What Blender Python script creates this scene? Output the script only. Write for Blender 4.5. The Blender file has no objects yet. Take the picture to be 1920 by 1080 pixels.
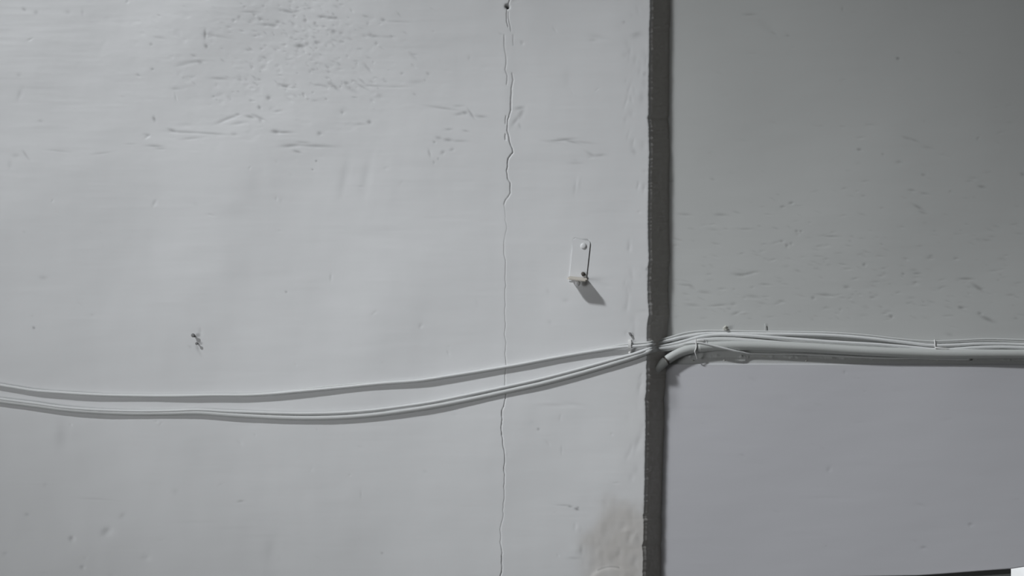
import bpy, bmesh, math
import numpy as np
from mathutils import Vector

# ------------------------------------------------------------------ camera, world, lights, exposure
SC = bpy.context.scene
F = 1900.0            # focal length in pixels of a 1920 px wide frame
Z0 = 1.52             # camera to the front face of the pier, metres
XF, YF = 1300.0, 1000.0   # where the lens axis meets the frame (shift lens)
ROLL = math.radians(0.65)
ZC = 1.75             # eye height

cam_data = bpy.data.cameras.new('camera')
cam = bpy.data.objects.new('camera', cam_data)
SC.collection.objects.link(cam)
cam.location = (0, -Z0, ZC)
cam.rotation_euler = (math.radians(90), ROLL * 0, 0)
cam.rotation_mode = 'XYZ'
cam_data.sensor_width = 36.0
cam_data.lens = 36.0 * F / 1920.0
cam_data.shift_x = (960 - XF) / 1920.0
cam_data.shift_y = (YF - 540) / 1920.0
cam_data.clip_start = 0.05
SC.camera = cam
# roll about the viewing axis: the picture leans slightly
from mathutils import Matrix
cam.matrix_world = Matrix.Translation((0, -Z0, ZC)) @ Matrix.Rotation(ROLL, 4, 'Y') @ Matrix.Rotation(math.radians(90), 4, 'X')

SC.view_settings.view_transform = 'Standard'
SC.view_settings.look = 'None'
SC.view_settings.gamma = 1.0
SC.view_settings.exposure = 0.0
SC.view_settings.use_curve_mapping = False

world = bpy.data.worlds.new('world')
SC.world = world
world.use_nodes = True
wbg = world.node_tree.nodes['Background']
wbg.inputs[0].default_value = (1.0, 1.0, 0.96, 1)
wbg.inputs[1].default_value = 0.041


def W(px, py, d=0.0):
    """world point seen at pixel (px,py) lying d metres behind the pier's front plane"""
    k = (Z0 + d) / F
    u = (px - XF) * k
    v = (YF - py) * k
    c, s = math.cos(ROLL), math.sin(ROLL)
    return (u * c + v * s, d, ZC - u * s + v * c)


def area_light(name, loc, target, sx, sy, power, col, spread):
    L = bpy.data.lights.new(name, 'AREA')
    L.shape = 'RECTANGLE'
    L.size = sx
    L.size_y = sy
    L.energy = power
    L.color = col
    L.spread = math.radians(spread)
    o = bpy.data.objects.new(name, L)
    SC.collection.objects.link(o)
    o.location = loc
    d = Vector(target) - Vector(loc)
    o.rotation_euler = d.to_track_quat('-Z', 'Y').to_euler()
    return o


P = Vector(W(1090, 530))
key_loc = P + 8.0 * Vector((-1.15, -1.0, 1.30))
area_light('key_window_light', key_loc, W(900, 555), 18.0, 1.03, 52, (0.94, 0.97, 1.0), 7.1)
area_light('added_fill_light', P + Vector((-2.9, -2.6, -0.6)), W(700, 500), 1.4, 1.4, 2.1, (0.96, 0.98, 1.0), 32)  # unseen soft fill, added to lift the shadows on the pier front

# ------------------------------------------------------------------ helpers
def link(o):
    SC.collection.objects.link(o)
    return o


def tag(o, label=None, cat=None, group=None, kind=None):
    if label: o['label'] = label
    if cat: o['category'] = cat
    if group: o['group'] = group
    if kind: o['kind'] = kind
    return o


def empty(name, loc):
    o = bpy.data.objects.new(name, None)
    o.empty_display_size = 0.02
    o.location = loc
    return link(o)


def srgb(r, g, b):
    f = lambda c: (c / 255 / 12.92) if c / 255 <= 0.04045 else ((c / 255 + 0.055) / 1.055) ** 2.4
    return (f(r), f(g), f(b), 1)


def paint(name, col, rough=0.55, bump=0.25, scale=900, mark=None, stain=None, bscale2=140, spec=0.35):
    m = bpy.data.materials.new(name)
    m.use_nodes = True
    nt = m.node_tree
    N = nt.nodes
    Lk = nt.links
    b = N['Principled BSDF']
    b.inputs['Roughness'].default_value = rough
    b.inputs['Specular IOR Level'].default_value = spec
    tc = N.new('ShaderNodeTexCoord')
    n0 = N.new('ShaderNodeTexNoise')
    n0.inputs['Scale'].default_value = 6
    n0.inputs['Detail'].default_value = 5
    Lk.new(tc.outputs['Object'], n0.inputs['Vector'])
    mix = N.new('ShaderNodeMixRGB')
    mix.inputs[1].default_value = tuple(c * 0.95 for c in col[:3]) + (1,)
    mix.inputs[2].default_value = tuple(min(1, c * 1.04) for c in col[:3]) + (1,)
    Lk.new(n0.outputs['Fac'], mix.inputs[0])
    out = mix.outputs[0]
    for attr, c in ((('stain'), stain), (('dirt_shade'), mark)):
        if c is None: continue
        a = N.new('ShaderNodeAttribute')
        a.attribute_name = attr
        mm = N.new('ShaderNodeMixRGB')
        Lk.new(a.outputs['Fac'], mm.inputs[0])
        Lk.new(out, mm.inputs[1])
        mm.inputs[2].default_value = c
        out = mm.outputs[0]
    Lk.new(out, b.inputs['Base Color'])
    n1 = N.new('ShaderNodeTexNoise')
    n1.inputs['Scale'].default_value = scale
    n1.inputs['Detail'].default_value = 3
    Lk.new(tc.outputs['Object'], n1.inputs['Vector'])
    n2 = N.new('ShaderNodeTexNoise')
    n2.inputs['Scale'].default_value = bscale2
    n2.inputs['Detail'].default_value = 4
    Lk.new(tc.outputs['Object'], n2.inputs['Vector'])
    ad = N.new('ShaderNodeMath')
    ad.operation = 'ADD'
    Lk.new(n1.outputs['Fac'], ad.inputs[0])
    Lk.new(n2.outputs['Fac'], ad.inputs[1])
    bp = N.new('ShaderNodeBump')
    bp.inputs['Strength'].default_value = bump
    bp.inputs['Distance'].default_value = 0.0004
    Lk.new(ad.outputs[0], bp.inputs['Height'])
    Lk.new(bp.outputs[0], b.inputs['Normal'])
    return m


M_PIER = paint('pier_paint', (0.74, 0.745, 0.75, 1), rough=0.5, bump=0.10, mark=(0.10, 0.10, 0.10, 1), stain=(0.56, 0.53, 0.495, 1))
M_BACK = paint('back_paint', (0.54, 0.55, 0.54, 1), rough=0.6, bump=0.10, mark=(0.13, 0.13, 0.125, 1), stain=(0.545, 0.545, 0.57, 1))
M_CABLE = paint('cable_paint', (0.76, 0.77, 0.77, 1), rough=0.45, bump=0.15, scale=500)
M_CABLE2 = paint('cable_grey_paint', (0.66, 0.67, 0.665, 1), rough=0.5, bump=0.2, scale=500)
M_PIPE = paint('pipe_paint', (0.56, 0.575, 0.56, 1), rough=0.5, bump=0.3, scale=400)
M_METAL = paint('bracket_paint', (0.74, 0.745, 0.75, 1), rough=0.45, bump=0.2)
M_BEIGE = paint('bracket_worn', (0.58, 0.54, 0.48, 1), rough=0.6, bump=0.5)
M_RUST = paint('rusty_metal', (0.10, 0.09, 0.08, 1), rough=0.7, bump=0.6)
M_GREYMETAL = paint('grey_nail', (0.22, 0.22, 0.22, 1), rough=0.6, bump=0.4)
M_PLASTER = paint('plaster_lump', (0.60, 0.60, 0.55, 1), rough=0.9, bump=1.0, scale=700)
M_WHITE = paint('white_plastic', (0.80, 0.80, 0.79, 1), rough=0.4, bump=0.2)
M_DARKWOOD = paint('dark_frame', (0.12, 0.125, 0.12, 1), rough=0.6, bump=0.4)

m = bpy.data.materials.new('bright_pane')
m.use_nodes = True
b = m.node_tree.nodes['Principled BSDF']
b.inputs['Base Color'].default_value = (0.8, 0.82, 0.84, 1)
b.inputs['Roughness'].default_value = 0.3
b.inputs['Emission Color'].default_value = (0.95, 0.98, 1.0, 1)
b.inputs['Emission Strength'].default_value = 0.72
M_PANE = m

rng = np.random.default_rng(7)


# ------------------------------------------------------------------ plaster canvases, 1 cell = one picture pixel wide (0.8 mm)
class Canvas:
    def __init__(s, x0, y0, x1, y1):
        s.x0, s.y0 = x0, y0
        s.w, s.h = int(x1 - x0), int(y1 - y0)
        s.H = np.zeros((s.h, s.w))      # height towards the room, in cells
        s.D = np.zeros((s.h, s.w))      # dirt
        s.S = np.zeros((s.h, s.w))      # stain

    def noise(s, sx, sy, amp):
        r = rng.standard_normal((s.h, s.w))
        fy = np.fft.fftfreq(s.h)[:, None]
        fx = np.fft.rfftfreq(s.w)[None, :]
        g = np.exp(-2 * (math.pi ** 2) * ((fx * sx) ** 2 + (fy * sy) ** 2))
        n = np.fft.irfft2(np.fft.rfft2(r) * g, s=(s.h, s.w))
        return n / n.std() * amp

    def win(s, x, y, r):
        x -= s.x0; y -= s.y0
        a, b = max(0, int(x - r)), min(s.w, int(x + r) + 1)
        c, d = max(0, int(y - r)), min(s.h, int(y + r) + 1)
        if a >= b or c >= d: return None
        YY, XX = np.mgrid[c:d, a:b]
        return slice(c, d), slice(a, b), XX - x, YY - y

    def dent(s, x, y, lx, ly, ang=0, h=-0.5, dirt_shade=0.0):
        q = s.win(x, y, 3.2 * max(lx, ly))
        if q is None: return
        sy, sx, X, Y = q
        c, n = math.cos(math.radians(ang)), math.sin(math.radians(ang))
        u = X * c + Y * n
        v = -X * n + Y * c
        g = np.exp(-0.5 * ((u / lx) ** 2 + (v / ly) ** 2))
        s.H[sy, sx] += h * g
        if dirt_shade: s.D[sy, sx] = np.maximum(s.D[sy, sx], dirt_shade * g)

    def line(s, pts, wd, h, dirt_shade, jitter=0.0, fade=0.0):
        for (xa, ya), (xb, yb) in zip(pts[:-1], pts[1:]):
            L = math.hypot(xb - xa, yb - ya)
            r = L / 2 + 6
            q = s.win((xa + xb) / 2, (ya + yb) / 2, r)
            if q is None: continue
            sy, sx, X, Y = q
            X = X + (xa + xb) / 2; Y = Y + (ya + yb) / 2
            t = np.clip(((X - xa) * (xb - xa) + (Y - ya) * (yb - ya)) / (L * L + 1e-6), 0, 1)
            dd = np.hypot(X - xa - t * (xb - xa), Y - ya - t * (yb - ya))
            g = np.exp(-0.5 * (dd / wd) ** 2)
            if fade: g = g * (1 - fade * rng.random())
            s.H[sy, sx] = np.minimum(s.H[sy, sx], s.H[sy, sx] * (1 - g) + h * g) if h < 0 else s.H[sy, sx] + h * g
            s.D[sy, sx] = np.maximum(s.D[sy, sx], dirt_shade * g)

    def samp(s, A, px, py):
        x = np.clip(px - s.x0, 0, s.w - 1.001)
        y = np.clip(py - s.y0, 0, s.h - 1.001)
        i, j = x.astype(int), y.astype(int)
        fx, fy = x - i, y - j
        return (A[j, i] * (1 - fx) * (1 - fy) + A[j, i + 1] * fx * (1 - fy) + A[j + 1, i] * (1 - fx) * fy + A[j + 1, i + 1] * fx * fy)


def wiggle(pts, step, amp):
    out = [pts[0]]
    for a, b in zip(pts[:-1], pts[1:]):
        n = max(1, int(math.hypot(b[0] - a[0], b[1] - a[1]) / step))
        for k in range(1, n + 1):
            t = k / n
            e = amp if k < n else 0
            out.append((a[0] + (b[0] - a[0]) * t + rng.normal() * e, a[1] + (b[1] - a[1]) * t + rng.normal() * e * 0.3))
    return out


# ---- pier canvas
CP = Canvas(-60, -60, 1260, 1140)
CP.H += CP.noise(60, 60, 0.9) + CP.noise(26, 9, 0.10) + CP.noise(9, 20, 0.05) + CP.noise(22, 2.2, 0.030) + CP.noise(2.5, 2.5, 0.012)
# rough plaster fades in towards the top of the pier
YY, XX = np.mgrid[0:CP.h, 0:CP.w]
XX = XX + CP.x0; YY = YY + CP.y0
rough = np.exp(-0.5 * (((XX - 520) / 230) ** 2 + ((YY - 110) / 120) ** 2))
n = CP.noise(5, 3.5, 1.0)
CP.H -= rough * np.clip(n - 1.0, 0, 2) * 0.22
CP.H += rough * CP.noise(3, 2, 0.03)

marks = [  # x, y, half length, half width, angle, depth, dirt
    (45, 18, 3, 2, 40, -.5, .25), (68, 24, 3, 3, 60, -.4, .2), (127, 23, 3, 3, 0, -.3, .12), (155, 24, 2, 5, 0, -.3, .1),
    (36, 142, 3, 3, 0, -.4, .12), (38, 178, 3, 8, 20, -.5, .1), (77, 228, 3, 2, 0, -.4, .12), (31, 293, 5, 3, 0, -.5, .12),
    (50, 292, 7, 1.6, 55, -.6, .2), (20, 310, 3, 6, 0, -.4, .08), (110, 284, 14, 1.4, 5, -.35, .1), (190, 288, 12, 1.3, -8, -.35, .12),
    (386, 66, 1.8, 6, 0, -1, .42), (405, 69, 16, 2, 8, -.5, .15), (388, 88, 2.2, 3, -30, -.8, .4), (284, 84, 2, 2, 0, -.5, .25),
    (286, 130, 2.2, 1.8, 0, -.5, .3), (300, 72, 8, 2, 10, -.4, .1), (365, 117, 14, 2, -5, -.6, .14), (376, 118, 4, 2.5, 20, -.8, .3),
    (345, 122, 10, 2, -10, -.5, .12), (330, 167, 6, 1.8, 0, -.5, .15), (412, 148, 10, 1.8, 3, -.7, .22), (289, 223, 1.8, 3.5, -20, -.8, .38),
    (323, 245, 6, 2.2, 20, -1.0, .3), (345, 248, 20, 1.6, 3, -.7, .2), (395, 251, 20, 1.6, 4, -.7, .2), (358, 260, 14, 1.8, -5, -.6, .16),
    (290, 274, 10, 1.6, 3, -.8, .26), (300, 279, 7, 1.6, 0, -.6, .16), (276, 253, 5, 1.8, 10, -.6, .16), (244, 270, 8, 1.2, 0, -.3, .1),
    (440, 253, 4, 2, 0, -.5, .18), (430, 222, 12, 2.2, -18, -.8, .2), (415, 229, 8, 2, -20, -.6, .14), (447, 232, 10, 2, -8, -.6, .14),
    (470, 220, 6, 2, 15, -1.0, .3), (486, 221, 9, 2, 25, -.9, .24), (490, 226, 3, 3, 45, -.6, .2), (520, 209, 6, 1.8, -5, -.7, .2),
    (446, 215, 3, 1.8, 0, -.6, .24), (487, 202, 1.8, 2.6, -25, -.8, .38), (504, 184, 3, 2.6, 0, -1.0, .36), (518, 248, 5, 2.6, 10, -1.3, .36),
    (532, 249, 11, 1.7, 0, -1.0, .28), (545, 274, 12, 2.2, -4, -1.1, .32), (590, 274, 24, 2.0, 2, -.9, .26), (570, 268, 9, 1.6, 3, -.6, .16),
    (558, 285, 5, 1.7, 15, -.9, .3), (600, 251, 3, 2.6, 0, -.9, .26), (593, 302, 1.3, 1.2, 0, -.8, .5), (586, 318, 1.0, 1.0, 0, -.8, .4),
    (693, 229, 3, 2.4, 30, -1.0, .34), (676, 233, 7, 1.8, 0, -.5, .12), (642, 211, 2, 2, 0, -.8, .24), (645, 207, 7, 4, 0, -.4, .06),
    (650, 156, 4, 2, 10, -.9, .28), (628, 163, 7, 2.2, 40, -1.1, .32), (534, 162, 6, 1.8, 12, -1.0, .34), (548, 165, 6, 1.2, 0, -.5, .15),
    (598, 160, 8, 1.4, 3, -.6, .2), (700, 161, 10, 1.3, 2, -.6, .2), (740, 163, 14, 1.2, 0, -.4, .12), (660, 168, 9, 2.6, 30, -.8, .18),
    (680, 153, 6, 1.4, 40, -.7, .2), (680, 163, 9, 1.4, 30, -.7, .2), (712, 180, 4, 3, 0, -.6, .14), (690, 128, 8, 1.8, 50, -.7, .16),
    (563, 87, 6, 2.6, 5, -1.3, .4), (577, 83, 3, 3, 30, -.8, .2), (596, 81, 4, 2.4, 10, -.9, .3), (626, 60, 4, 2.6, 20, -1.0, .28),
    (640, 63, 3, 2, 0, -.7, .2), (540, 22, 9, 2, 12, -1.0, .3), (555, 22, 5, 1.6, -10, -.6, .2), (605, 32, 6, 1.8, 5, -.9, .32),
    (622, 34, 8, 1.8, 5, -.9, .32), (630, 34, 2, 2, 0, -.8, .34), (505, 48, 12, 1.7, 3, -.7, .2), (515, 50, 4, 1.8, 10, -.8, .26),
    (522, 42, 3, 2, 20, -.8, .25), (573, 39, 3, 2.2, 20, -.8, .25), (591, 44, 2, 2, 0, -.7, .25), (490, 37, 5, 2, 20, -.7, .2),
    (470, 24, 11, 1.5, 0, -.6, .2), (450, 34, 2, 2, 0, -.5, .22), (719, 38, 3, 2, 20, -.8, .28), (745, 41, 16, 1.2, 2, -.4, .12),
    (701, 68, 7, 2.0, 8, -.9, .28), (727, 70, 8, 2, 0, -.5, .12), (706, 82, 2, 2.5, 0, -.6, .16), (776, 106, 7, 2.2, 45, -.7, .12),
    (754, 138, 2, 1.6, 0, -.6, .2), (780, 155, 9, 3, 0, -.5, .08), (880, 108, 2, 3, 0, -.4, .1), (830, 203, 18, 1.6, 8, -.7, .2),
    (872, 212, 4, 2.4, 0, -1.0, .32), (884, 214, 7, 1.5, 55, -.9, .3), (862, 214, 6, 2, -10, -.7, .2), (903, 219, 7, 2, 5, -.7, .22),
    (860, 199, 7, 1.4, -3, -.5, .14), (842, 243, 5, 1.6, -5, -.6, .2), (841, 263, 5, 2, 5, -.9, .28), (862, 265, 10, 1.5, 0, -.5, .16),
    (823, 259, 4, 2, 10, -.7, .22), (815, 267, 1.6, 1.6, 0, -.7, .26), (806, 288, 1.6, 5, -15, -.7, .2), (831, 286, 3, 2.2, -30, -.8, .24),
    (848, 281, 3, 1.8, -20, -.7, .2), (822, 298, 1.4, 1.4, 0, -.6, .2), (814, 305, 1.4, 2, 0, -.6, .2), (874, 246, 4, 1.4, 10, -.6, .2),
    (975, 203, 6, 2.4, -10, -.8, .22), (978, 214, 3, 8, 25, -.8, .2), (966, 228, 2.5, 8, 35, -.7, .16), (975, 236, 2, 4, -20, -.5, .12),
    (1055, 263, 14, 1.5, -6, -.9, .3), (1070, 266, 12, 1.5, 14, -.8, .25), (1035, 267, 12, 2, 8, -.5, .1), (1095, 268, 14, 1.6, 6, -.5, .12),
    (1108, 290, 7, 2, 30, -.7, .16), (1125, 292, 8, 2, -5, -.7, .18), (1080, 307, 9, 1.6, 0, -.4, .1), (1084, 345, 2.4, 9, 12, .5, 0), (1079, 352, 2.0, 8, 8, -.5, .1),
    (1120, 68, 12, 3, 10, -.5, .08), (1195, 66, 7, 4, -25, -.6, .14), (1170, 42, 2, 2, 0, -.5, .16), (1112, 75, 5, 3, 0, -.5, .1),
    (1180, 100, 2, 9, 6, -.4, .1), (1065, 150, 6, 16, 0, -.4, .03), (1205, 185, 4, 7, 0, -.6, .08), (1210, 140, 3, 3, 0, -.6, .14),
    (1190, 285, 3, 5, -30, -.6, .12), (645, 338, 6, 26, 12, -.7, .05), (687, 333, 6, 26, 10, -.7, .05), (455, 510, 16, 28, 0, -.6, .04),
    (480, 350, 12, 26, 0, -.4, .03), (440, 400, 20, 10, 0, -.4, .03), (64, 615, 1.7, 1.7, 0, -.8, .45), (81, 521, 5, 2.5, 0, -.4, .14),
    (536, 547, 1.4, 1.4, 0, -.7, .35), (1061, 564, 4, 3, 0, -.4, .08), (1031, 605, 3, 3, 0, -.4, .08),
    (135, 1010, 3.5, 3.5, 0, -1.8, .12), (201, 997, 7, 5, -30, -2.2, .06), (155, 1064, 3, 2.5, 0, -1.2, .12), (275, 1046, 6, 4, 0, -1.0, 0),
    (51, 965, 3, 2, 0, -.6, .14), (452, 940, 4, 1.3, -10, -.8, .24), (510, 1030, 8, 18, 15, -.7, .03), (180, 936, 22, 1.4, 3, -.5, .08),
    (330, 922, 4, 4, 0, -.4, .06), (230, 967, 5, 3, -40, -.5, .1), (80, 906, 26, 1.3, 0, .3, 0), (370, 980, 30, 2, 0, -.3, .02),
    (117, 815, 8, 20, 5, -.7, .08), (1010, 805, 1.7, 1.7, 0, -.7, .32), (1053, 845, 1, 6, 0, -.4, .1), (716, 1037, 1.5, 1.5, 0, -.6, .25),
    (677, 927, 1.2, 5, 0, -.4, .1), (1022, 757, 24, 4, 0, .4, 0), (1040, 760, 20, 2.5, 0, -.5, .05), (1075, 758, 18, 3, 10, -.5, .04),
    (1058, 948, 10, 1.2, 3, -.6, .16), (1069, 950, 3, 1.2, 5, -.9, .4), (1082, 955, 3, 1.6, 20, -1.1, .5), (1084, 952, 1.5, 1.5, 0, -.6, .3),
    (1080, 1030, 8, 7, 0, .9, 0), (1091, 1032, 2.4, 6, 0, -.8, .12), (1077, 1047, 9, 2, 0, -.7, .12), (1080, 1046, 12, 3, 0, .5, 0),
    (1084, 990, 4, 5, 0, .6, 0), (1078, 988, 2, 5, 0, -.5, .08), (1197, 830, 4, 14, 20, -.9, .03), (1190, 615, 3, 16, 3, -.4, .03),
    (1205, 583, 8, 2, 0, -.4, .05), (1200, 725, 3, 10, 10, -.8, .03), (1175, 995, 8, 4, -20, .9, 0), (1190, 1005, 5, 12, 10, .8, 0),
    (1180, 1008, 3, 8, 12, -.8, .08), (1160, 1040, 4, 8, 20, -.8, .08), (1192, 1050, 4, 8, 25, -.8, .08), (1150, 1050, 5, 5, 0, -.7, .08),
    (370, 652, 2.0, 5, -20, -.5, .22), (374, 661, 2.0, 5, -25, -.3, .12), (356, 650, 3, 1.6, 30, -.5, .1), (1213, 505, 2, 2, 0, -.6, .35)]
for (x, y, a, b_, g_, h, dd) in marks: CP.dent(x, y, a, b_, g_, h * .62, min(.9, dd * 1.15))
for _ in range(260):     # small pits of the rough patch
    x = rng.normal(560, 90); y = rng.uniform(0, 190)
    CP.dent(x, y, rng.uniform(1, 4), rng.uniform(.9, 1.7), rng.uniform(-10, 50), -rng.uniform(.1, .45), rng.uniform(.03, .24))
for _ in range(90):      # all over
    x = rng.uniform(0, 1210); y = rng.uniform(0, 1080)
    CP.dent(x, y, rng.uniform(1, 5), rng.uniform(.9, 2.5), rng.uniform(-90, 90), -rng.uniform(.1, .5), rng.uniform(0, .08))
for _ in range(60):      # worn band next to the arris
    CP.dent(rng.uniform(1170, 1216), rng.uniform(0, 1080), rng.uniform(1.5, 4), rng.uniform(3, 9), rng.uniform(-20, 20), -rng.uniform(.1, .35), rng.uniform(0, .06))
# raised joint beside the crack, then the crack itself
CP.H += 0.2 * np.exp(-0.5 * ((XX - 946 + (YY - 540) * 0.008) / 9) ** 2)
crack = [(958, -40), (956, 0), (951, 12), (950, 25), (950, 40), (953, 50)]
CP.line(wiggle(crack, 8, .5), .65, -1.6, .5)
CP.line(wiggle([(953, 22), (953, 33), (958, 58)], 8, .5), .7, -1.2, .45)
CP.line(wiggle([(962, 65), (962, 84)], 8, .5), .8, -1, .3)
CP.line(wiggle([(945, 65), (945, 85), (949, 112), (949, 120), (947, 130), (951, 142), (950, 158)], 8, .5), .7, -1.3, .42)
CP.line(wiggle([(960, 137), (962, 150), (959, 165), (958, 195), (958, 207)], 8, .5), .85, -1.5, .42)
main = [(958, 207), (952, 225), (951, 245), (955, 258), (962, 286), (953, 298), (950, 320), (952, 335), (957, 343), (957, 362), (948, 375),
        (945, 383), (947, 400), (950, 430), (946, 447), (945, 475), (948, 487), (948, 530), (947, 560), (947, 600), (948, 613), (946, 627),
        (949, 642), (947, 663), (949, 683), (947, 705), (947, 722), (949, 740), (945, 762), (941, 771), (942, 786), (940, 803), (943, 828),
        (946, 845), (947, 860), (945, 877), (947, 890), (945, 913), (946, 933), (943, 957), (943, 973), (939, 987), (938, 1017), (942, 1037),
        (941, 1073), (937, 1085), (936, 1140)]
i = main.index((945, 762))
CP.line(wiggle(main[:12], 6, .6), .6, -1.3, .5)
CP.line(wiggle(main[11:i + 1], 6, .6), .45, -0.7, .34)
CP.line(wiggle(main[i:], 6, .6), .45, -0.6, .30)
CP.line(wiggle([(949, 218), (948, 232)], 5, .4), .8, -.8, .25)
CP.line(wiggle([(948, 252), (948, 262)], 5, .4), .8, -.8, .25)
CP.dent(951, 12, 2.6, 2.6, 0, -5, 1.0)       # drilled hole
CP.dent(951, 12, 1.8, 1.8, 0, -5, 1.0)
CP.line([(1074.5, 468), (1075, 452), (1078, 447.5), (1090, 449.5), (1102, 450), (1106, 455), (1104, 480), (1101, 500)], .8, -.5, .5)
# stained, re-plastered corner at the bottom of the arris
nz = CP.noise(14, 14, 14) + CP.noise(4, 4, 3)
inside = (XX - (1097 + np.clip(1020 - YY, 0, 90) * 0.5) + nz * 0.3) / 12
top = (YY - 948 + nz * .5) / 14
st = 1 / (1 + np.exp(-np.clip(inside, -8, 8) * 2)) * 1 / (1 + np.exp(-np.clip(top, -8, 8) * 2))
CP.S = np.clip(st, 0, 1) * (0.70 + 0.04 * CP.noise(8, 8, 1.0))
CP.H += st * CP.noise(4, 6, 0.13)
CP.S = np.maximum(CP.S, 0.10 * np.exp(-0.5 * (((XX - 1200) / 30) ** 2 + ((YY - 780) / 160) ** 2)))
# buried round lug bulging out of the plaster at the very bottom
rr = np.hypot((XX - 1147) / 1.25, YY - 1098)
CP.H += 2.2 / (1 + np.exp(np.clip((rr - 34) * 0.55, -20, 20)))
CP.D = np.maximum(CP.D, 0.4 * np.exp(-0.5 * ((rr - 35.5) / 1.0) ** 2) * ((XX > 1120) & (XX < 1162)))

# ---- back wall canvas
CB = Canvas(1180, -60, 1990, 1180)
CB.H += CB.noise(70, 70, 0.9) + CB.noise(24, 9, 0.07) + CB.noise(20, 2.2, 0.025) + CB.noise(2.5, 2.5, 0.010)
bm_ = [(1405, 28, 8, 1.5, 0, -.5, .2), (1440, 52, 12, 5, 35, -.5, .06), (1452, 63, 5, 1.6, 30, -.6, .16), (1478, 68, 3, 1.5, 10, -.5, .14),
       (1684, 111, 2.4, 1.8, 10, -.8, .4), (1580, 18, 1.6, 2.4, 0, -.4, .14), (1700, 260, 6, 1.6, 20, -.6, .18), (1714, 264, 7, 1.6, 20, -.6, .2),
       (1612, 281, 3, 1.6, 5, -.8, .32), (1656, 290, 2, 1.6, 0, -.5, .16), (1686, 305, 4, 2, 0, -.6, .16), (1740, 278, 7, 2, 10, -.5, .12),
       (1834, 260, 1.6, 2.4, 30, -.5, .14), (1918, 327, 3, 2, 20, -.7, .24), (1842, 351, 5, 2, 10, -.8, .26), (1732, 329, 3, 1.6, 10, -.6, .2),
       (1710, 358, 5, 1.6, 5, -.6, .16), (1734, 364, 5, 1.4, 5, -.6, .16), (1723, 390, 8, 1.8, 28, -.9, .26), (1732, 400, 6, 1.8, 15, -.7, .2),
       (1484, 381, 3, 1.5, -15, -.8, .3), (1468, 388, 3, 1.5, -10, -.7, .26), (1352, 403, 8, 1.8, 3, -.7, .2), (1285, 403, 8, 1.8, 3, -.5, .14),
       (1398, 430, 9, 1.3, 0, -.5, .14), (1558, 444, 10, 1.0, 1, -.6, .26), (1494, 434, 2, 2, -40, -.6, .24), (1502, 434, 1.6, 1.6, 0, -.6, .24),
       (1476, 461, 2, 2.4, 0, -.7, .26), (1466, 453, 2, 1.6, 0, -.6, .22), (1484, 457, 2, 1.6, 0, -.6, .18), (1388, 516, 8, 2, 6, -.9, .26),
       (1403, 514, 8, 1.6, -10, -.7, .2), (1297, 538, 5, 2, 25, -.8, .24), (1285, 535, 8, 1.4, 5, -.6, .16), (1322, 549, 8, 2, 8, -.6, .16),
       (1525, 559, 2.4, 1.8, 10, -.7, .26), (1548, 554, 10, 1.5, 5, -.8, .22), (1588, 539, 4, 2, 5, -.7, .24), (1621, 497, 2, 2, 0, -.7, .26),
       (1694, 514, 1.8, 1.5, 0, -.6, .3), (1720, 513, 5, 1.3, 0, -.7, .3), (1745, 484, 5, 1.5, 0, -.6, .16), (1636, 558, 3, 1.4, 0, -.6, .22),
       (1812, 523, 9, 1.5, 0, -.8, .26), (1836, 540, 9, 2.2, 32, -1.0, .34), (1803, 577, 3.6, 1.8, 5, -.9, .4), (1853, 599, 10, 2.2, 25, -1.0, .36),
       (1838, 588, 3, 2, 20, -.7, .24), (1672, 594, 2.4, 2, 0, -.8, .36), (1780, 628, 5, 2, 15, -.5, .16), (1350, 573, 10, 1.6, -4, -.6, .16),
       (1380, 588, 5, 1.4, -20, -.6, .18), (1393, 587, 5, 1.2, -5, .5, 0), (1375, 571, 4, 2, 0, -.6, .16), (1300, 573, 8, 2, 5, -.6, .16),
       (1435, 534, 7, 1.5, 3, -.6, .18), (1412, 557, 8, 2, 8, -.6, .16), (1820, 984, 3, 2.5, 0, -.6, .16), (1732, 1027, 4, 2, 0, -.5, .14),
       (1584, 698, 2, 2.5, 0, -.4, .12), (1555, 880, 3, 4, 30, -.5, .06), (1500, 760, 14, 7, 0, .3, 0)]
for mk in bm_: CB.dent(*mk)
for _ in range(300):
    x = rng.uniform(1265, 1920); y = 600 - abs(rng.normal(0, 150))
    CB.dent(x, y, rng.uniform(1.5, 6), rng.uniform(.8, 1.6), rng.uniform(-15, 25), -rng.uniform(.1, .5), rng.uniform(.02, .15))
for _ in range(60):
    CB.dent(rng.uniform(1250, 1920), rng.uniform(0, 1060), rng.uniform(1.5, 7), rng.uniform(.9, 2), rng.uniform(-30, 30), -rng.uniform(.1, .4), rng.uniform(0, .06))
CB.line(wiggle([(1252, 340), (1250, 341), (1262, 339)], 4, .3), .8, -.8, .2)
YB, XB = np.mgrid[0:CB.h, 0:CB.w]
XB = XB + CB.x0; YB = YB + CB.y0
CB.S = 1 / (1 + np.exp(-np.clip((YB - 682 + CB.noise(20, 3, 1.0)) / 2.0, -20, 20)))     # the lintel wears a lighter, bluer paint
CB.H += 2.0 * np.exp(-0.5 * (((XB - 1255) / 10) ** 2 + ((YB - 735) / 24) ** 2))
CB.dent(1262, 745, 8, 22, -20, -.8, .12)


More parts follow.
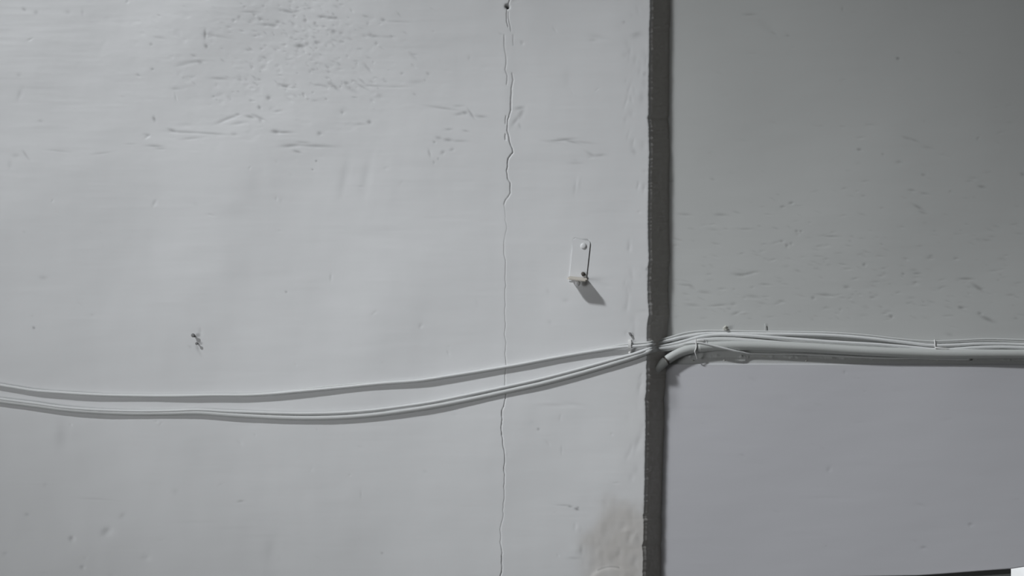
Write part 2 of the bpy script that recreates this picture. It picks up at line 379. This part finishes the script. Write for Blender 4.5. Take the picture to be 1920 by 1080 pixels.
# ------------------------------------------------------------------ wall meshes
def grid_mesh(name, PX, PY, DEP, HT, mat, dirt_shade, stain, kx=0.0008):
    """rows x cols arrays of picture position, depth of the plane and relief towards the room"""
    R, C = PX.shape
    d = DEP - HT * kx
    k = (Z0 + DEP) / F
    u = (PX - XF) * k
    v = (YF - PY) * k
    c, s = math.cos(ROLL), math.sin(ROLL)
    co = np.empty((R, C, 3), np.float32)
    co[..., 0] = u * c + v * s
    co[..., 1] = d
    co[..., 2] = ZC - u * s + v * c
    me = bpy.data.meshes.new(name)
    nv = R * C
    nf = (R - 1) * (C - 1)
    me.vertices.add(nv)
    me.vertices.foreach_set('co', co.reshape(-1))
    idx = np.arange(nv, dtype=np.int32).reshape(R, C)
    q = np.stack([idx[:-1, :-1], idx[1:, :-1], idx[1:, 1:], idx[:-1, 1:]], -1).reshape(-1)
    me.loops.add(nf * 4)
    me.loops.foreach_set('vertex_index', q)
    me.polygons.add(nf)
    me.polygons.foreach_set('loop_start', np.arange(nf, dtype=np.int32) * 4)
    me.update(calc_edges=True)
    me.shade_smooth()
    for nm, arr in (('dirt_shade', dirt_shade), ('stain', stain)):
        a = me.attributes.new(nm, 'FLOAT', 'POINT')
        a.data.foreach_set('value', np.clip(arr, 0, 1).astype(np.float32).reshape(-1))
    me.materials.append(mat)
    o = bpy.data.objects.new(name, me)
    return link(o)


def spaced(a, b, fine, lo, hi, n=14):
    """fine spacing between a and b, growing spacing out to lo and hi"""
    mid = np.arange(a, b, fine)
    left = a - (a - lo) * (np.linspace(1, 0, n, endpoint=False) ** 1.6)
    right = b + (hi - b) * (np.linspace(0, 1, n) ** 1.6)
    return np.concatenate([left, mid, right])


EDGE = np.array([(1226, -900), (1220, -60), (1220, 0), (1220.5, 20), (1219, 60), (1219, 100), (1218, 160), (1218.3, 215), (1215.6, 222), (1217.5, 230), (1218, 240),
                 (1219.3, 285), (1218, 320), (1217, 400), (1217, 440), (1218.3, 490), (1216.5, 500), (1216, 520), (1215.6, 540), (1216, 560), (1217.5, 575),
                 (1218.2, 590), (1216, 600), (1214.5, 612), (1214, 630), (1215, 655), (1213.5, 690), (1213.5, 735), (1211, 748), (1212, 765), (1212.4, 800),
                 (1211, 850), (1210.5, 900), (1209.5, 930), (1209, 962), (1206.5, 967), (1208.3, 975), (1208, 1015), (1205, 1024), (1206.8, 1034), (1207, 1060),
                 (1206, 1080), (1200, 1900)])
D_UP, D_LOW = 0.0305, 0.0290
SPLAY = 36.0

ys = spaced(-24, 1104, 1.5, -900, 1900)
tx = np.concatenate([np.linspace(-900, -30, 14), np.arange(-24, 925, 1.6), np.arange(925, 975, 0.8), np.arange(975, 1214, 1.6), [1214.6, 1215.4, 1216]])
edge = np.interp(ys, EDGE[:, 1], EDGE[:, 0])
edge = edge + np.convolve(rng.normal(0, 0.35, len(ys)), [.25, .5, .25], 'same') * ((ys > -30) & (ys < 1110))
R = len(ys)
w = np.clip((tx - 1000) / 216, 0, 1) ** 1.5
PX = tx[None, :] + (edge[:, None] - 1216) * w[None, :]
PY = np.repeat(ys[:, None], len(tx), 1)
H = CP.samp(CP.H, PX, PY)
DI = CP.samp(CP.D, PX, PY)
ST = CP.samp(CP.S, PX, PY)
fadeout = np.clip((PX + 60) / 40, 0, 1) * np.clip((PY + 60) / 40, 0, 1) * np.clip((1140 - PY) / 40, 0, 1)
H *= fadeout
dep = np.zeros_like(PX)
# worn arris: last few columns roll back
roll_ = np.clip((PX - (edge[:, None] - 3.5)) / 3.5, 0, 1)
dep += roll_ ** 2.4 * 0.0018
H *= 1 - 0.6 * roll_
# side face running back to the recessed wall, slightly splayed
sd = np.concatenate([[0.0035], np.linspace(0.005, D_UP + 0.012, 34)])
SPX = edge[:, None] + 0.4 + (SPLAY - 2.0 * np.clip((ys[:, None] - 500) / 300, 0, 1)) * np.clip(sd[None, :] / D_UP, 0, 2)
SPY = np.repeat(ys[:, None], len(sd), 1)
nz = rng.normal(0, 1, SPX.shape)
for _ in range(4):
    nz = (nz + np.roll(nz, 1, 0) + np.roll(nz, -1, 0) + np.roll(nz, 1, 1) + np.roll(nz, -1, 1)) / 5
SPX = SPX + nz * 1.2
PXa = np.concatenate([PX, SPX], 1)
PYa = np.concatenate([PY, SPY], 1)
dpa = np.concatenate([dep, np.repeat(sd[None, :], R, 0)], 1)
Ha = np.concatenate([H, np.zeros_like(SPX)], 1)
Da = np.concatenate([DI, np.clip(nz * 0.05, 0, .1)], 1)
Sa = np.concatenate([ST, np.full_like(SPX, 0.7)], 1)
o = grid_mesh('wall_left', PXa, PYa, dpa, Ha, M_PIER, Da, Sa)
tag(o, 'white painted plaster pier with a long thin vertical crack', 'wall', kind='structure')

# recessed wall: upper part, small sloping ledge, lintel, soffit over the window
xs = spaced(1232, 1940, 1.7, 1228, 2900, 8)
lip = 669.5 + np.clip((xs - 1400) / 500, 0, 1.2) * 5.5 + np.convolve(rng.normal(0, 1.2, len(xs)), np.ones(5) / 5, 'same')
ledge = 682.3 + np.clip((xs - 1250) / 670, 0, 1.5) * 1.6
bot = np.interp(xs, [1200, 1690, 1722, 1760, 1895, 1925, 2900], [1088, 1079, 1078.5, 1076, 1066, 1061.5, 1000])
yu = spaced(-24, 660, 1.6, -900, 660.5, 2)
yu = np.concatenate([np.linspace(-900, -30, 14), np.arange(-24, 662, 1.6)])
rows_y, rows_d = [], []
for y in yu: rows_y.append(np.full_like(xs, y)); rows_d.append(D_UP)
for t in np.linspace(0, 1, 7)[1:]: rows_y.append(yu[-1] + (lip - yu[-1]) * t); rows_d.append(D_UP)
nl = 8
for t in np.linspace(0, 1, nl)[1:]: rows_y.append(lip + (ledge - lip) * t); rows_d.append(D_UP if t < .9 else D_UP + (D_LOW - D_UP) * .5)
for t in np.linspace(0.0006, 1, 250): rows_y.append(ledge + (bot - ledge) * t); rows_d.append(D_LOW)
for dd, yy in ((0.0015, 0.8), (0.02, 0.9), (0.06, 1.0), (0.16, 1.0)):
    rows_y.append(bot + yy); rows_d.append(D_LOW + dd)
BY = np.array(rows_y)
BX = np.repeat(xs[None, :], len(BY), 0)
BD = np.repeat(np.array(rows_d)[:, None], len(xs), 1)
BH = CB.samp(CB.H, BX, BY)
BH *= np.clip((BY + 60) / 40, 0, 1) * np.clip((1990 - BX) / 40, 0, 1)
chips = np.convolve(rng.normal(0, 1, len(xs)), np.ones(9) / 9, 'same')
BH += np.exp(-0.5 * ((BY - lip[None, :] + 1.5) / 1.6) ** 2) * np.clip(chips, 0, 1)[None, :] * 5
BDiSh = CB.samp(CB.D, BX, BY)
BDiSh = np.maximum(BDiSh, ((BY > lip[None, :] + 1) & (BY < ledge[None, :] - 0.4)) * (0.13 + 0.08 * rng.random(BY.shape)))  # band below the conduit darkened, carrying its painted shadow down to the ledge
BS = CB.samp(CB.S, BX, BY)
# soffit rows: keep picture x/y of the edge but push back as true horizontals
k0 = (Z0 + D_LOW)
for r in range(len(rows_d) - 4, len(rows_d)):
    kk = k0 / (Z0 + rows_d[r])
    BX[r] = XF + (BX[r] - XF) * kk
    BY[r] = YF + (BY[r] - YF) * kk
    BH[r] = 0
o = grid_mesh('wall_back', BX, BY, BD, BH, M_BACK, BDiSh, BS, 0.00083)
tag(o, 'grey recessed plaster wall with a ledge above the lintel', 'wall', kind='structure')


# ------------------------------------------------------------------ tubes
def catmull(pts, per):
    P_ = [np.array(p, float) for p in pts]
    P_ = [2 * P_[0] - P_[1]] + P_ + [2 * P_[-1] - P_[-2]]
    out = []
    for i in range(1, len(P_) - 2):
        p0, p1, p2, p3 = P_[i - 1:i + 3]
        n = max(2, int(np.linalg.norm(p2 - p1) / per))
        # centripetal-ish: limit overshoot with scaled tangents
        l0, l1, l2 = [max(1e-9, np.linalg.norm(a)) for a in (p1 - p0, p2 - p1, p3 - p2)]
        m1 = ((p1 - p0) / l0 * l1 + (p2 - p1) / l1 * l0) / (l0 + l1) * l1
        m2 = ((p2 - p1) / l1 * l2 + (p3 - p2) / l2 * l1) / (l1 + l2) * l1
        for k in range(n):
            t = k / n
            out.append((2 * t ** 3 - 3 * t ** 2 + 1) * p1 + (t ** 3 - 2 * t ** 2 + t) * m1 + (-2 * t ** 3 + 3 * t ** 2) * p2 + (t ** 3 - t ** 2) * m2)
    out.append(P_[-2])
    return np.array(out)


def tube(name, pts, r, mat, per=0.004, seg=14, wob=0.0, parent=None, rfun=None):
    """pts: picture x, y, depth of the centre line"""
    pts = [(x, y, d if d < .006 else (d - .006) * .865 + .006) for x, y, d in pts]
    pw = catmull([W(*p) for p in pts], per)
    n = len(pw)
    T = np.gradient(pw, axis=0)
    T /= np.linalg.norm(T, axis=1)[:, None]
    nrm = np.array([0, -1.0, 0])
    bm = bmesh.new()
    rings = []
    lump = np.convolve(rng.normal(0, 1, n), np.ones(5) / 5, 'same')
    for i in range(n):
        a = nrm - T[i] * nrm.dot(T[i])
        if np.linalg.norm(a) < 1e-4: a = np.array([0, 0, 1.0])
        a /= np.linalg.norm(a)
        nrm = a
        bb = np.cross(T[i], a)
        rr = r * (1 + wob * lump[i])
        if rfun: rr = rfun(i / (n - 1), rr)
        ring = []
        for k in range(seg):
            t = 2 * math.pi * k / seg
            ring.append(bm.verts.new(pw[i] + a * rr * math.cos(t) + bb * rr * math.sin(t)))
        rings.append(ring)
    for r0, r1 in zip(rings[:-1], rings[1:]):
        for k in range(seg):
            bm.faces.new((r0[k], r0[(k + 1) % seg], r1[(k + 1) % seg], r1[k]))
    bm.faces.new(rings[0][::-1]); bm.faces.new(rings[-1])
    bmesh.ops.recalc_face_normals(bm, faces=bm.faces)
    me = bpy.data.meshes.new(name)
    bm.to_mesh(me); bm.free()
    me.shade_smooth()
    me.materials.append(mat)
    o = bpy.data.objects.new(name, me)
    link(o)
    if parent: o.parent = parent; o.matrix_parent_inverse = parent.matrix_world.inverted()
    return o


PXM = Z0 / F
r_a, r_b2 = 0.0025, 0.0040


def at_back(pts, r, gap=0.0008):
    return [(x, y, D_UP - r - gap - e[0] if (e := rest) else D_UP - r - gap) for (x, y, *rest) in pts]


# upper pair
A1 = [(-320, 655, -.006), (-120, 698, -.0040), (0, 722, -.0042), (25, 726, -.0042), (62, 732, -.0040), (112, 736, -.0040), (187, 740.5, -.0040), (250, 742, -.0040), (325, 742.5, -.0040),
      (400, 741, -.0040), (475, 740.5, -.0040), (502, 739, -.0040), (565, 733.5, -.0040), (640, 726.5, -.0040), (715, 719, -.0040), (790, 713, -.0040), (840, 705.5, -.0040),
      (906, 695, -.0040), (971, 684, -.0040), (1037, 671.5, -.0040), (1102, 660.5, -.0040), (1168, 651, -.0045), (1205, 648.5, -.0042), (1217, 647, -.0038), (1221.5, 646.2, -.0010),
      (1223.5, 645.6, .006), (1229, 644.4, .018), (1240, 641.8, .024), (1254, 638.4, .027), (1270, 634.5, .0278), (1290, 630.5, .0295), (1318, 626, .0298), (1358, 625.5, .0298), (1431, 626.2, .0298), (1493, 627, .0298),
      (1560, 629, .0298), (1620, 633.5, .0298), (1687, 641, .0298), (1745, 647.5, .0296), (1790, 647, .0294), (1830, 645, .0295), (1880, 645, .0295), (1925, 646.5, .0295), (2200, 650, .0295), (2700, 655, .0295)]
A2 = [(-320, 657, -.0016), (-120, 700, -.0016), (0, 723, -.0016), (112, 737, -.0016), (250, 742.5, -.0016), (400, 741.3, -.0016), (475, 740, -.0016), (530, 735.0, -.0016), (565, 730.3, -.0016),
      (640, 722.8, -.0016), (700, 717.8, -.0016), (750, 716.2, -.0016), (840, 705.8, -.0016), (971, 684, -.0016), (1080, 664, -.0016), (1130, 653.6, -.0016), (1168, 646.8, -.0016), (1190, 644.2, -.0016),
      (1210, 642.6, -.0016), (1217.5, 641.8, -.0016), (1221.5, 640.9, .001), (1223.5, 640.4, .008), (1229, 639, .019), (1254, 633.3, .0275), (1270, 628.5, .029), (1285, 624.6, .0298), (1316, 620.6, .0300), (1358, 620.2, .0300),
      (1400, 621.3, .0300), (1493, 622.6, .0300), (1560, 624, .0300), (1620, 628, .0300), (1687, 635.5, .0300), (1745, 640, .0300), (1790, 638.5, .0300), (1850, 635.8, .0300), (1920, 637.5, .0300), (2200, 641, .0300), (2700, 648, .0300)]
B1 = [(-320, 690, -.0042), (-120, 728, -.0042), (0, 748, -.0042), (62, 756, -.0042), (125, 764.5, -.0042), (187, 769, -.0042), (250, 771, -.0042), (312, 770.6, -.0042), (375, 768.6, -.0042), (425, 771.3, -.0042), (475, 773, -.0042),
      (502, 774, -.0042), (565, 775.5, -.0042), (627, 774.3, -.0042), (690, 770, -.0042), (752, 762.5, -.0042), (815, 753, -.0042), (865, 743, -.0042), (920, 731.5, -.0042), (949, 725.3, -.0042), (1015, 710.5, -.0042),
      (1081, 693.5, -.0042), (1146, 675.5, -.0042), (1190, 663.5, -.0042), (1212, 656, -.0042), (1218, 654, -.0036), (1222.5, 652.4, -.0005), (1224.5, 651.6, .008), (1230, 650.6, .018), (1240, 649.4, .022), (1254, 647, .026), (1285, 639, .028),
      (1316, 631, .0285), (1347, 627.8, .028), (1389, 629, .0272), (1431, 631.5, .0272), (1493, 636, .0272), (1560, 641, .0272), (1603, 643.5, .0274), (1645, 646, .0278), (1700, 650.3, .0290), (1760, 655.5, .0300), (1830, 651.8, .0300), (1880, 650.6, .0300), (1925, 652.2, .0300), (2200, 657, .0300), (2700, 663, .0300)]
B2 = [(-320, 693, -.0022), (-120, 731, -.0022), (0, 752, -.0022), (62, 760, -.0022), (125, 768.3, -.0022), (187, 773, -.0022), (250, 775.3, -.0022), (312, 775, -.0022), (375, 774, -.0022), (425, 777.5, -.0022), (475, 780.5, -.0022),
      (565, 784, -.0022), (627, 783.2, -.0022), (690, 779, -.0022), (752, 771.3, -.0022), (815, 761.5, -.0022), (865, 752, -.0022), (920, 740.5, -.0022), (949, 734, -.0022), (1015, 719.4, -.0022), (1081, 702, -.0022),
      (1146, 683, -.0022), (1190, 669, -.0022), (1210, 661.5, -.0022), (1217.5, 658.4, -.0034), (1222, 657, .000), (1224.5, 656.3, .009), (1231, 655.8, .018), (1244, 654.6, .022), (1262, 652, .0255), (1285, 646.5, .0275), (1306, 640.5, .0285), (1337, 637, .0288), (1368, 636.8, .0288), (1410, 639.5, .0288),
      (1450, 643.3, .0290), (1520, 648, .0292), (1603, 653, .0292), (1700, 657, .0292), (1800, 659, .0292), (1925, 660, .0292), (2700, 666, .0292)]
o = tube('electric_cable', A1, r_a, M_CABLE, wob=.03)
tag(o, 'white painted cable drawn as the front strand of the upper pair sagging across the pier', 'cable', 'painted cables crossing the walls')
o = tube('electric_cable', A2, 0.0016, M_CABLE2, wob=.03)
tag(o, 'thin cable tucked behind the upper pair, topmost strand on the recessed wall', 'cable', 'painted cables crossing the walls')
o = tube('electric_cable', B1, r_a, M_CABLE, wob=.05)
tag(o, 'bright thin cable forming the upper strand of the lower sagging pair', 'cable', 'painted cables crossing the walls')
o = tube('electric_cable', B2, 0.0038, M_CABLE2, wob=.02)
tag(o, 'thicker cable hanging lowest of all across the pier', 'cable', 'painted cables crossing the walls')
C5 = [(1238, 660, .026), (1262, 650, .0275), (1290, 643.5, .0225), (1312, 642.8, .0175), (1327, 645.8, .0170), (1345, 650, .0172), (1368, 655.4, .0178), (1384, 659.6, .0205), (1395, 661.6, .0250), (1431, 663.3, .0285), (1493, 664, .0300), (1560, 667, .0305),
      (1620, 670, .0305), (1680, 672, .0305), (1725, 671.3, .0305), (1770, 673.5, .0308), (1820, 674, .0310)]
o = tube('thin_wire', C5, 0.0016, M_CABLE2, wob=.10)
tag(o, 'thin painted wire crossing down over the conduit and running along the ledge', 'wire')

# conduit
conduit = empty('conduit_pipe', W(1306, 652, .026))
tag(conduit, 'thick grey painted conduit bending down into the dark side of the pier', 'pipe')
bpy.context.view_layer.update()
PIPE = [(1206, 711, .019), (1222, 698.5, .0215), (1238, 685.5, .0240), (1252, 674, .0245), (1275, 661, .0248), (1306, 652.3, .0250), (1347, 648.8, .0250), (1431, 648.8, .0250), (1493, 651, .0250),
        (1520, 652, .0250), (1603, 657.3, .0250), (1687, 661.3, .0250), (1770, 664, .0250), (1850, 664, .0250), (1925, 664, .0250), (2300, 668, .0250), (2700, 672, .0250)]
tube('pipe', PIPE, 0.0070, M_PIPE, seg=24, wob=.008, parent=conduit)
c = tube('coupling', [(1311, 651.2, .0256), (1318, 650.4, .0258), (1327, 649.6, .026)], 0.0077, M_PIPE, seg=24, parent=conduit, per=.001)
c['label'] = 'slightly raised coupling sleeve'
tube('joint_ring', [(1248, 677.2, .0231), (1250, 675.6, .0233)], 0.0074, M_RUST, seg=24, parent=conduit, per=.001)['label'] = 'dark cracked ring at the joint'


# ------------------------------------------------------------------ small hardware
def mesh_obj(name, bm, mat, parent=None, smooth=False):
    me = bpy.data.meshes.new(name)
    bmesh.ops.recalc_face_normals(bm, faces=bm.faces)
    bm.to_mesh(me); bm.free()
    if smooth: me.shade_smooth()
    me.materials.append(mat)
    o = bpy.data.objects.new(name, me)
    link(o)
    if parent: o.parent = parent
    return o


def prism(bm, outline, y0, y1):
    """outline in local x,z; extruded along y"""
    a = [bm.verts.new((x, y0, z)) for x, z in outline]
    b_ = [bm.verts.new((x, y1, z)) for x, z in outline]
    n_ = len(a)
    bm.faces.new(a); bm.faces.new(b_[::-1])
    for k in range(n_): bm.faces.new((a[k], b_[k], b_[(k + 1) % n_], a[(k + 1) % n_]))


def lathe(bm, prof, cx, cz, seg=20, axis='y'):
    """prof: (radius, y) pairs, revolved about the wall normal"""
    rings = []
    for r, y in prof:
        rings.append([bm.verts.new((cx + r * math.cos(2 * math.pi * k / seg), y, cz + r * math.sin(2 * math.pi * k / seg))) for k in range(seg)])
    for r0, r1 in zip(rings[:-1], rings[1:]):
        for k in range(seg): bm.faces.new((r0[k], r0[(k + 1) % seg], r1[(k + 1) % seg], r1[k]))
    bm.faces.new(rings[0]); bm.faces.new(rings[-1][::-1])


# L-shaped bracket. local frame: x along plate width, z up along the plate, leaning a little
br = empty('wall_bracket', W(1083, 528, 0.0))
br.rotation_euler = (0, math.radians(6.0) + ROLL, 0)
tag(br, 'small white painted L-shaped metal bracket screwed to the pier', 'bracket')
hw = 0.0128   # half width
ht = 0.0620
ol = [(-hw, -0.001), (hw, -0.001)]
for k in range(7):
    t = k / 6 * math.pi / 2
    ol.append((hw - 0.003 + 0.003 * math.cos(t), ht - 0.003 + 0.003 * math.sin(t)))
for k in range(7):
    t = math.pi / 2 + k / 6 * math.pi / 2
    ol.append((-hw + 0.004 + 0.004 * math.cos(t), ht + 0.002 - 0.004 + 0.004 * math.sin(t)))
bm = bmesh.new(); prism(bm, ol, 0.0015, -0.0015)
bmesh.ops.bevel(bm, geom=[e for e in bm.edges if all(v.co.y < -0.001 for v in e.verts)], offset=0.0005, segments=2, affect='EDGES')
mesh_obj('back_plate', bm, M_METAL, br)
# flange: sticks out 24 mm, 2.6 mm thick, rounded nose, slightly bent down
bm = bmesh.new()
L = 0.024
fo = [(-hw, 0), (hw, 0), (hw + .0045, -L + .004), (hw + .002, -L), (-hw + .003, -L), (-hw, -L + .004)]
top_ = [bm.verts.new((x, y, 0.0072 + y * 0.38)) for x, y in fo]
btm = [bm.verts.new((x, y, 0.0048 + y * 0.38)) for x, y in fo]
bm.faces.new(top_); bm.faces.new(btm[::-1])
for k in range(6): bm.faces.new((top_[k], btm[k], btm[(k + 1) % 6], top_[(k + 1) % 6]))
bmesh.ops.bevel(bm, geom=bm.edges[:], offset=0.0004, segments=2, affect='EDGES')
f_ = mesh_obj('flange', bm, M_BEIGE, br); f_['label'] = 'worn beige flange sticking out of the wall'
bm = bmesh.new(); lathe(bm, [(0.0046, -0.0008), (0.0046, -0.0020), (0.0040, -0.0028), (0.0022, -0.0032), (0.0004, -0.0033)], 0.0035, 0.0535)
mesh_obj('screw_head', bm, M_METAL, br, True)
bm = bmesh.new(); lathe(bm, [(0.0030, -0.0018), (0.0030, -0.0042), (0.0020, -0.0052), (0.0004, -0.0056)], 0.0075, 0.0115)
s_ = mesh_obj('screw_head', bm, M_RUST, br, True); s_['label'] = 'dark rusty lower screw head'
# drop of paint / bolt end under the flange
bm = bmesh.new()
bmesh.ops.create_icosphere(bm, subdivisions=3, radius=0.0040)
for v in bm.verts:
    v.co.z *= 1.25 if v.co.z < 0 else 0.7
    v.co += Vector((0.002, -0.010, -0.0042))
mesh_obj('bolt_end', bm, M_METAL, br, True)


def nail(px, py, r, out, tilt, mat, label, dz=-0.2, dx=0.25, d0=0.0):
    """bent nail: shank leaving the wall and a flat head"""
    t = empty('wall_nail', W(px, py, d0))
    tag(t, label, 'nail')
    bm = bmesh.new()
    seg = 12
    rings = []
    prof = [(0.002, r * .5), (-out * .4, r * .5), (-out * .75, r * .5), (-out * .76, r), (-out * .92, r), (-out, r * .75)]
    for y, rr in prof:
        s2 = (0.002 - y) / (out + 0.002)
        cx, cz = dx * out * s2 ** 1.6, dz * out * s2 ** 1.6
        rings.append([bm.verts.new((cx + rr * math.cos(2 * math.pi * k / seg), y, cz + rr * math.sin(2 * math.pi * k / seg))) for k in range(seg)])
    for r0, r1 in zip(rings[:-1], rings[1:]):
        for k in range(seg): bm.faces.new((r0[k], r0[(k + 1) % seg], r1[(k + 1) % seg], r1[k]))
    bm.faces.new(rings[0]); bm.faces.new(rings[-1][::-1])
    mesh_obj('nail_shank', bm, mat, t, True)
    return t


nail(364, 630, 0.0030, 0.0040, 0, M_GREYMETAL, 'dark round nail head on the left of the pier, above a smaller one', dz=.1, dx=0)
nail(370, 644, 0.0022, 0.0034, 0, M_GREYMETAL, 'smaller dark nail head just below the larger round one', dz=-.2, dx=.1)
n3 = nail(1178.5, 623.5, 0.0018, 0.0030, 0, M_GREYMETAL, 'short dark bent nail above the cable clip near the pier edge', dz=-.9, dx=.5)
n3.scale = (1.0, 1.0, 1.8)
n3.rotation_euler = (0, -math.radians(25), 0)


# cable clip on the pier: a strap over the upper pair with a nail
cl = empty('cable_clip', W(1181, 650, 0))
tag(cl, 'small white plastic clip holding the upper cables near the pier edge', 'cable clip')
bm = bmesh.new()
hwid = 0.0022
arc = [(-0.0105, 0.001), (-0.0105, -0.0028), (-0.0055, -0.0062)] + [(-0.0055 + 0.013 * k / 6, -0.0066 - 0.0018 * math.sin(math.pi * k / 6)) for k in range(1, 7)] + [(0.0098, -0.0035), (0.0102, 0.001)]
inner = [(z * 0.86, y + 0.0010 if y < -0.002 else y) for z, y in arc]
va = [[bm.verts.new((sx * hwid, y, z)) for z, y in arc] for sx in (-1, 1)]
vb = [[bm.verts.new((sx * hwid, y, z)) for z, y in inner] for sx in (-1, 1)]
for k in range(len(arc) - 1):
    bm.faces.new((va[0][k], va[0][k + 1], va[1][k + 1], va[1][k]))
    bm.faces.new((vb[0][k], vb[1][k], vb[1][k + 1], vb[0][k + 1]))
    for s2 in (0, 1): bm.faces.new((va[s2][k], va[s2][k + 1], vb[s2][k + 1], vb[s2][k]))
mesh_obj('strap', bm, M_WHITE, cl, False)
bm = bmesh.new(); lathe(bm, [(0.0018, -0.0022), (0.0018, -0.0050), (0.0009, -0.0056)], 0, -0.0100, 10)
mesh_obj('pin', bm, M_WHITE, cl, True)

# plaster-covered clip on the recessed wall above the cables
lp = empty('cable_clip', W(1361, 619, D_UP))
tag(lp, 'clip caked in pale plaster on top of the cables on the recessed wall', 'cable clip')
bm = bmesh.new()
bmesh.ops.create_icosphere(bm, subdivisions=4, radius=0.0040)
from mathutils import noise as mn
for v in bm.verts:
    n_ = mn.noise(v.co * 420) * 0.0016 + mn.noise(v.co * 1200) * .0005
    v.co += v.co.normalized() * n_
    v.co = Vector((v.co.x * 1.05, v.co.y * 0.9 - 0.0050, v.co.z * 0.75 + 0.0018))
mesh_obj('plaster_cap', bm, M_PLASTER, lp, True)
bm = bmesh.new(); lathe(bm, [(0.0012, 0.001), (0.0012, -0.0094), (0.0022, -0.0096), (0.0020, -0.0106)], -0.0008, 0.0030, 12)
mesh_obj('pin', bm, M_PLASTER, lp, True)

# white tie looped round the conduit, its crooked tail hanging over the ledge
ti = empty('cable_tie', W(1305, 655, D_UP - .016))
tag(ti, 'crooked white painted tie hanging over the conduit bend', 'cable tie')
bpy.context.view_layer.update()
TIE = [(1305, 636.5, .027), (1304, 639, .0185), (1304.5, 643, .0160), (1306, 648, .0160), (1305.2, 653, .0162), (1303, 659, .0170), (1304.5, 664, .0190), (1306.5, 669, .0220), (1307, 673, .0260)]
tube('tie_tail', TIE, 0.0010, M_WHITE, per=.001, seg=10, wob=.35, parent=ti)
tube('tie_knot', [(1306, 638.5, .0180), (1312, 638.8, .0178), (1320, 639.0, .020)], 0.0019, M_WHITE, per=.001, seg=10, wob=.3, parent=ti)

# second tie pulling the strands together further right
t2 = empty('cable_tie', W(1753, 648, D_UP - .008))
tag(t2, 'small pale tie pinching the cable strands near the right edge', 'cable tie')
bpy.context.view_layer.update()
tube('tie_band', [(1752, 637.5, .0325), (1752.5, 638.0, .0265), (1753, 643, .0258), (1753.5, 649.5, .0256), (1754, 654, .0262), (1754, 656.5, .0285)], 0.0009, M_WHITE, per=.001, seg=10, wob=.25, parent=t2)
tube('tie_tail', [(1754, 652, .0255), (1764, 652.5, .024), (1772, 653, .0236), (1780, 654.5, .0240)], 0.0010, M_WHITE, per=.001, seg=10, wob=.3, parent=t2)

# dried paint run above the cables
o = tube('paint_drip', [(1434.5, 607, D_UP), (1434.8, 612, D_UP - .0004), (1434.6, 617, D_UP - .0006), (1434.5, 621.5, D_UP - .0006)], 0.0007, M_PIPE, per=.001, seg=10, wob=.1)
tag(o, 'short vertical run of dried pale paint just above the cables', 'paint drip')

# crumbs of paint and plaster sitting along the ledge
for i, (x, y, s2) in enumerate([(1299, 676, 2.2), (1358, 675.5, 2.6), (1434, 668, 5.5), (1512, 676.5, 2.2), (1648, 672.5, 4.5), (1757, 676, 2.2)]):
    bm = bmesh.new()
    bmesh.ops.create_icosphere(bm, subdivisions=3, radius=0.001)
    for v in bm.verts:
        n_ = 1 + 0.5 * mn.noise(v.co * 900 + Vector((i * 5.0, 0, 0)))
        v.co = Vector((v.co.x * n_ * s2 * .8, v.co.y * n_ * 1.4, v.co.z * n_ * 1.0))
    dd = D_UP
    o = mesh_obj('plaster_chip', bm, M_PLASTER, None, True)
    o.location = W(x, y, dd)
    where = ['just left of the conduit bend tie', 'under the conduit bend, below the plaster clip', 'wide flat one under the thin wire',
             'in the middle of the ledge', 'wide one where the thin wire meets the ledge', 'at the right, below the small tie'][i]
    tag(o, 'pale chip of plaster on the ledge, ' + where, 'plaster chip', 'plaster chips along the ledge')

# ------------------------------------------------------------------ window below the lintel
win = empty('window_1', W(1896, 1070, D_LOW))
tag(win, 'dark framed bright window just below the lintel', 'window', kind='structure')


def slab(name, x0, y0, x1, y1, d, th, mat, parent):
    """rectangular board given by two picture corners on depth d"""
    bm = bmesh.new()
    a = [Vector(W(x, y, d)) for x, y in ((x0, y0), (x1, y0), (x1, y1), (x0, y1))]
    a = [Vector((p.x, 0, p.z)) for p in a]
    o0 = Vector(parent.location)
    f0 = [bm.verts.new((p.x - o0.x, d - o0.y, p.z - o0.z)) for p in a]
    f1 = [bm.verts.new((p.x - o0.x, d + th - o0.y, p.z - o0.z)) for p in a]
    bm.faces.new(f0); bm.faces.new(f1[::-1])
    for k in range(4): bm.faces.new((f0[k], f0[(k + 1) % 4], f1[(k + 1) % 4], f1[k]))
    bmesh.ops.recalc_face_normals(bm, faces=bm.faces)
    bmesh.ops.bevel(bm, geom=bm.edges[:], offset=0.0012, segments=2, affect='EDGES')
    return mesh_obj(name, bm, mat, parent)


slab('frame', 1230, 1050, 1896, 1900, D_LOW + .006, .03, M_DARKWOOD, win)
slab('frame', 1240, 1080, 1880, 1200, D_LOW + .003, .004, M_DARKWOOD, win)
slab('pane', 1880, 1040, 2900, 1900, D_LOW + .030, .004, M_PANE, win)
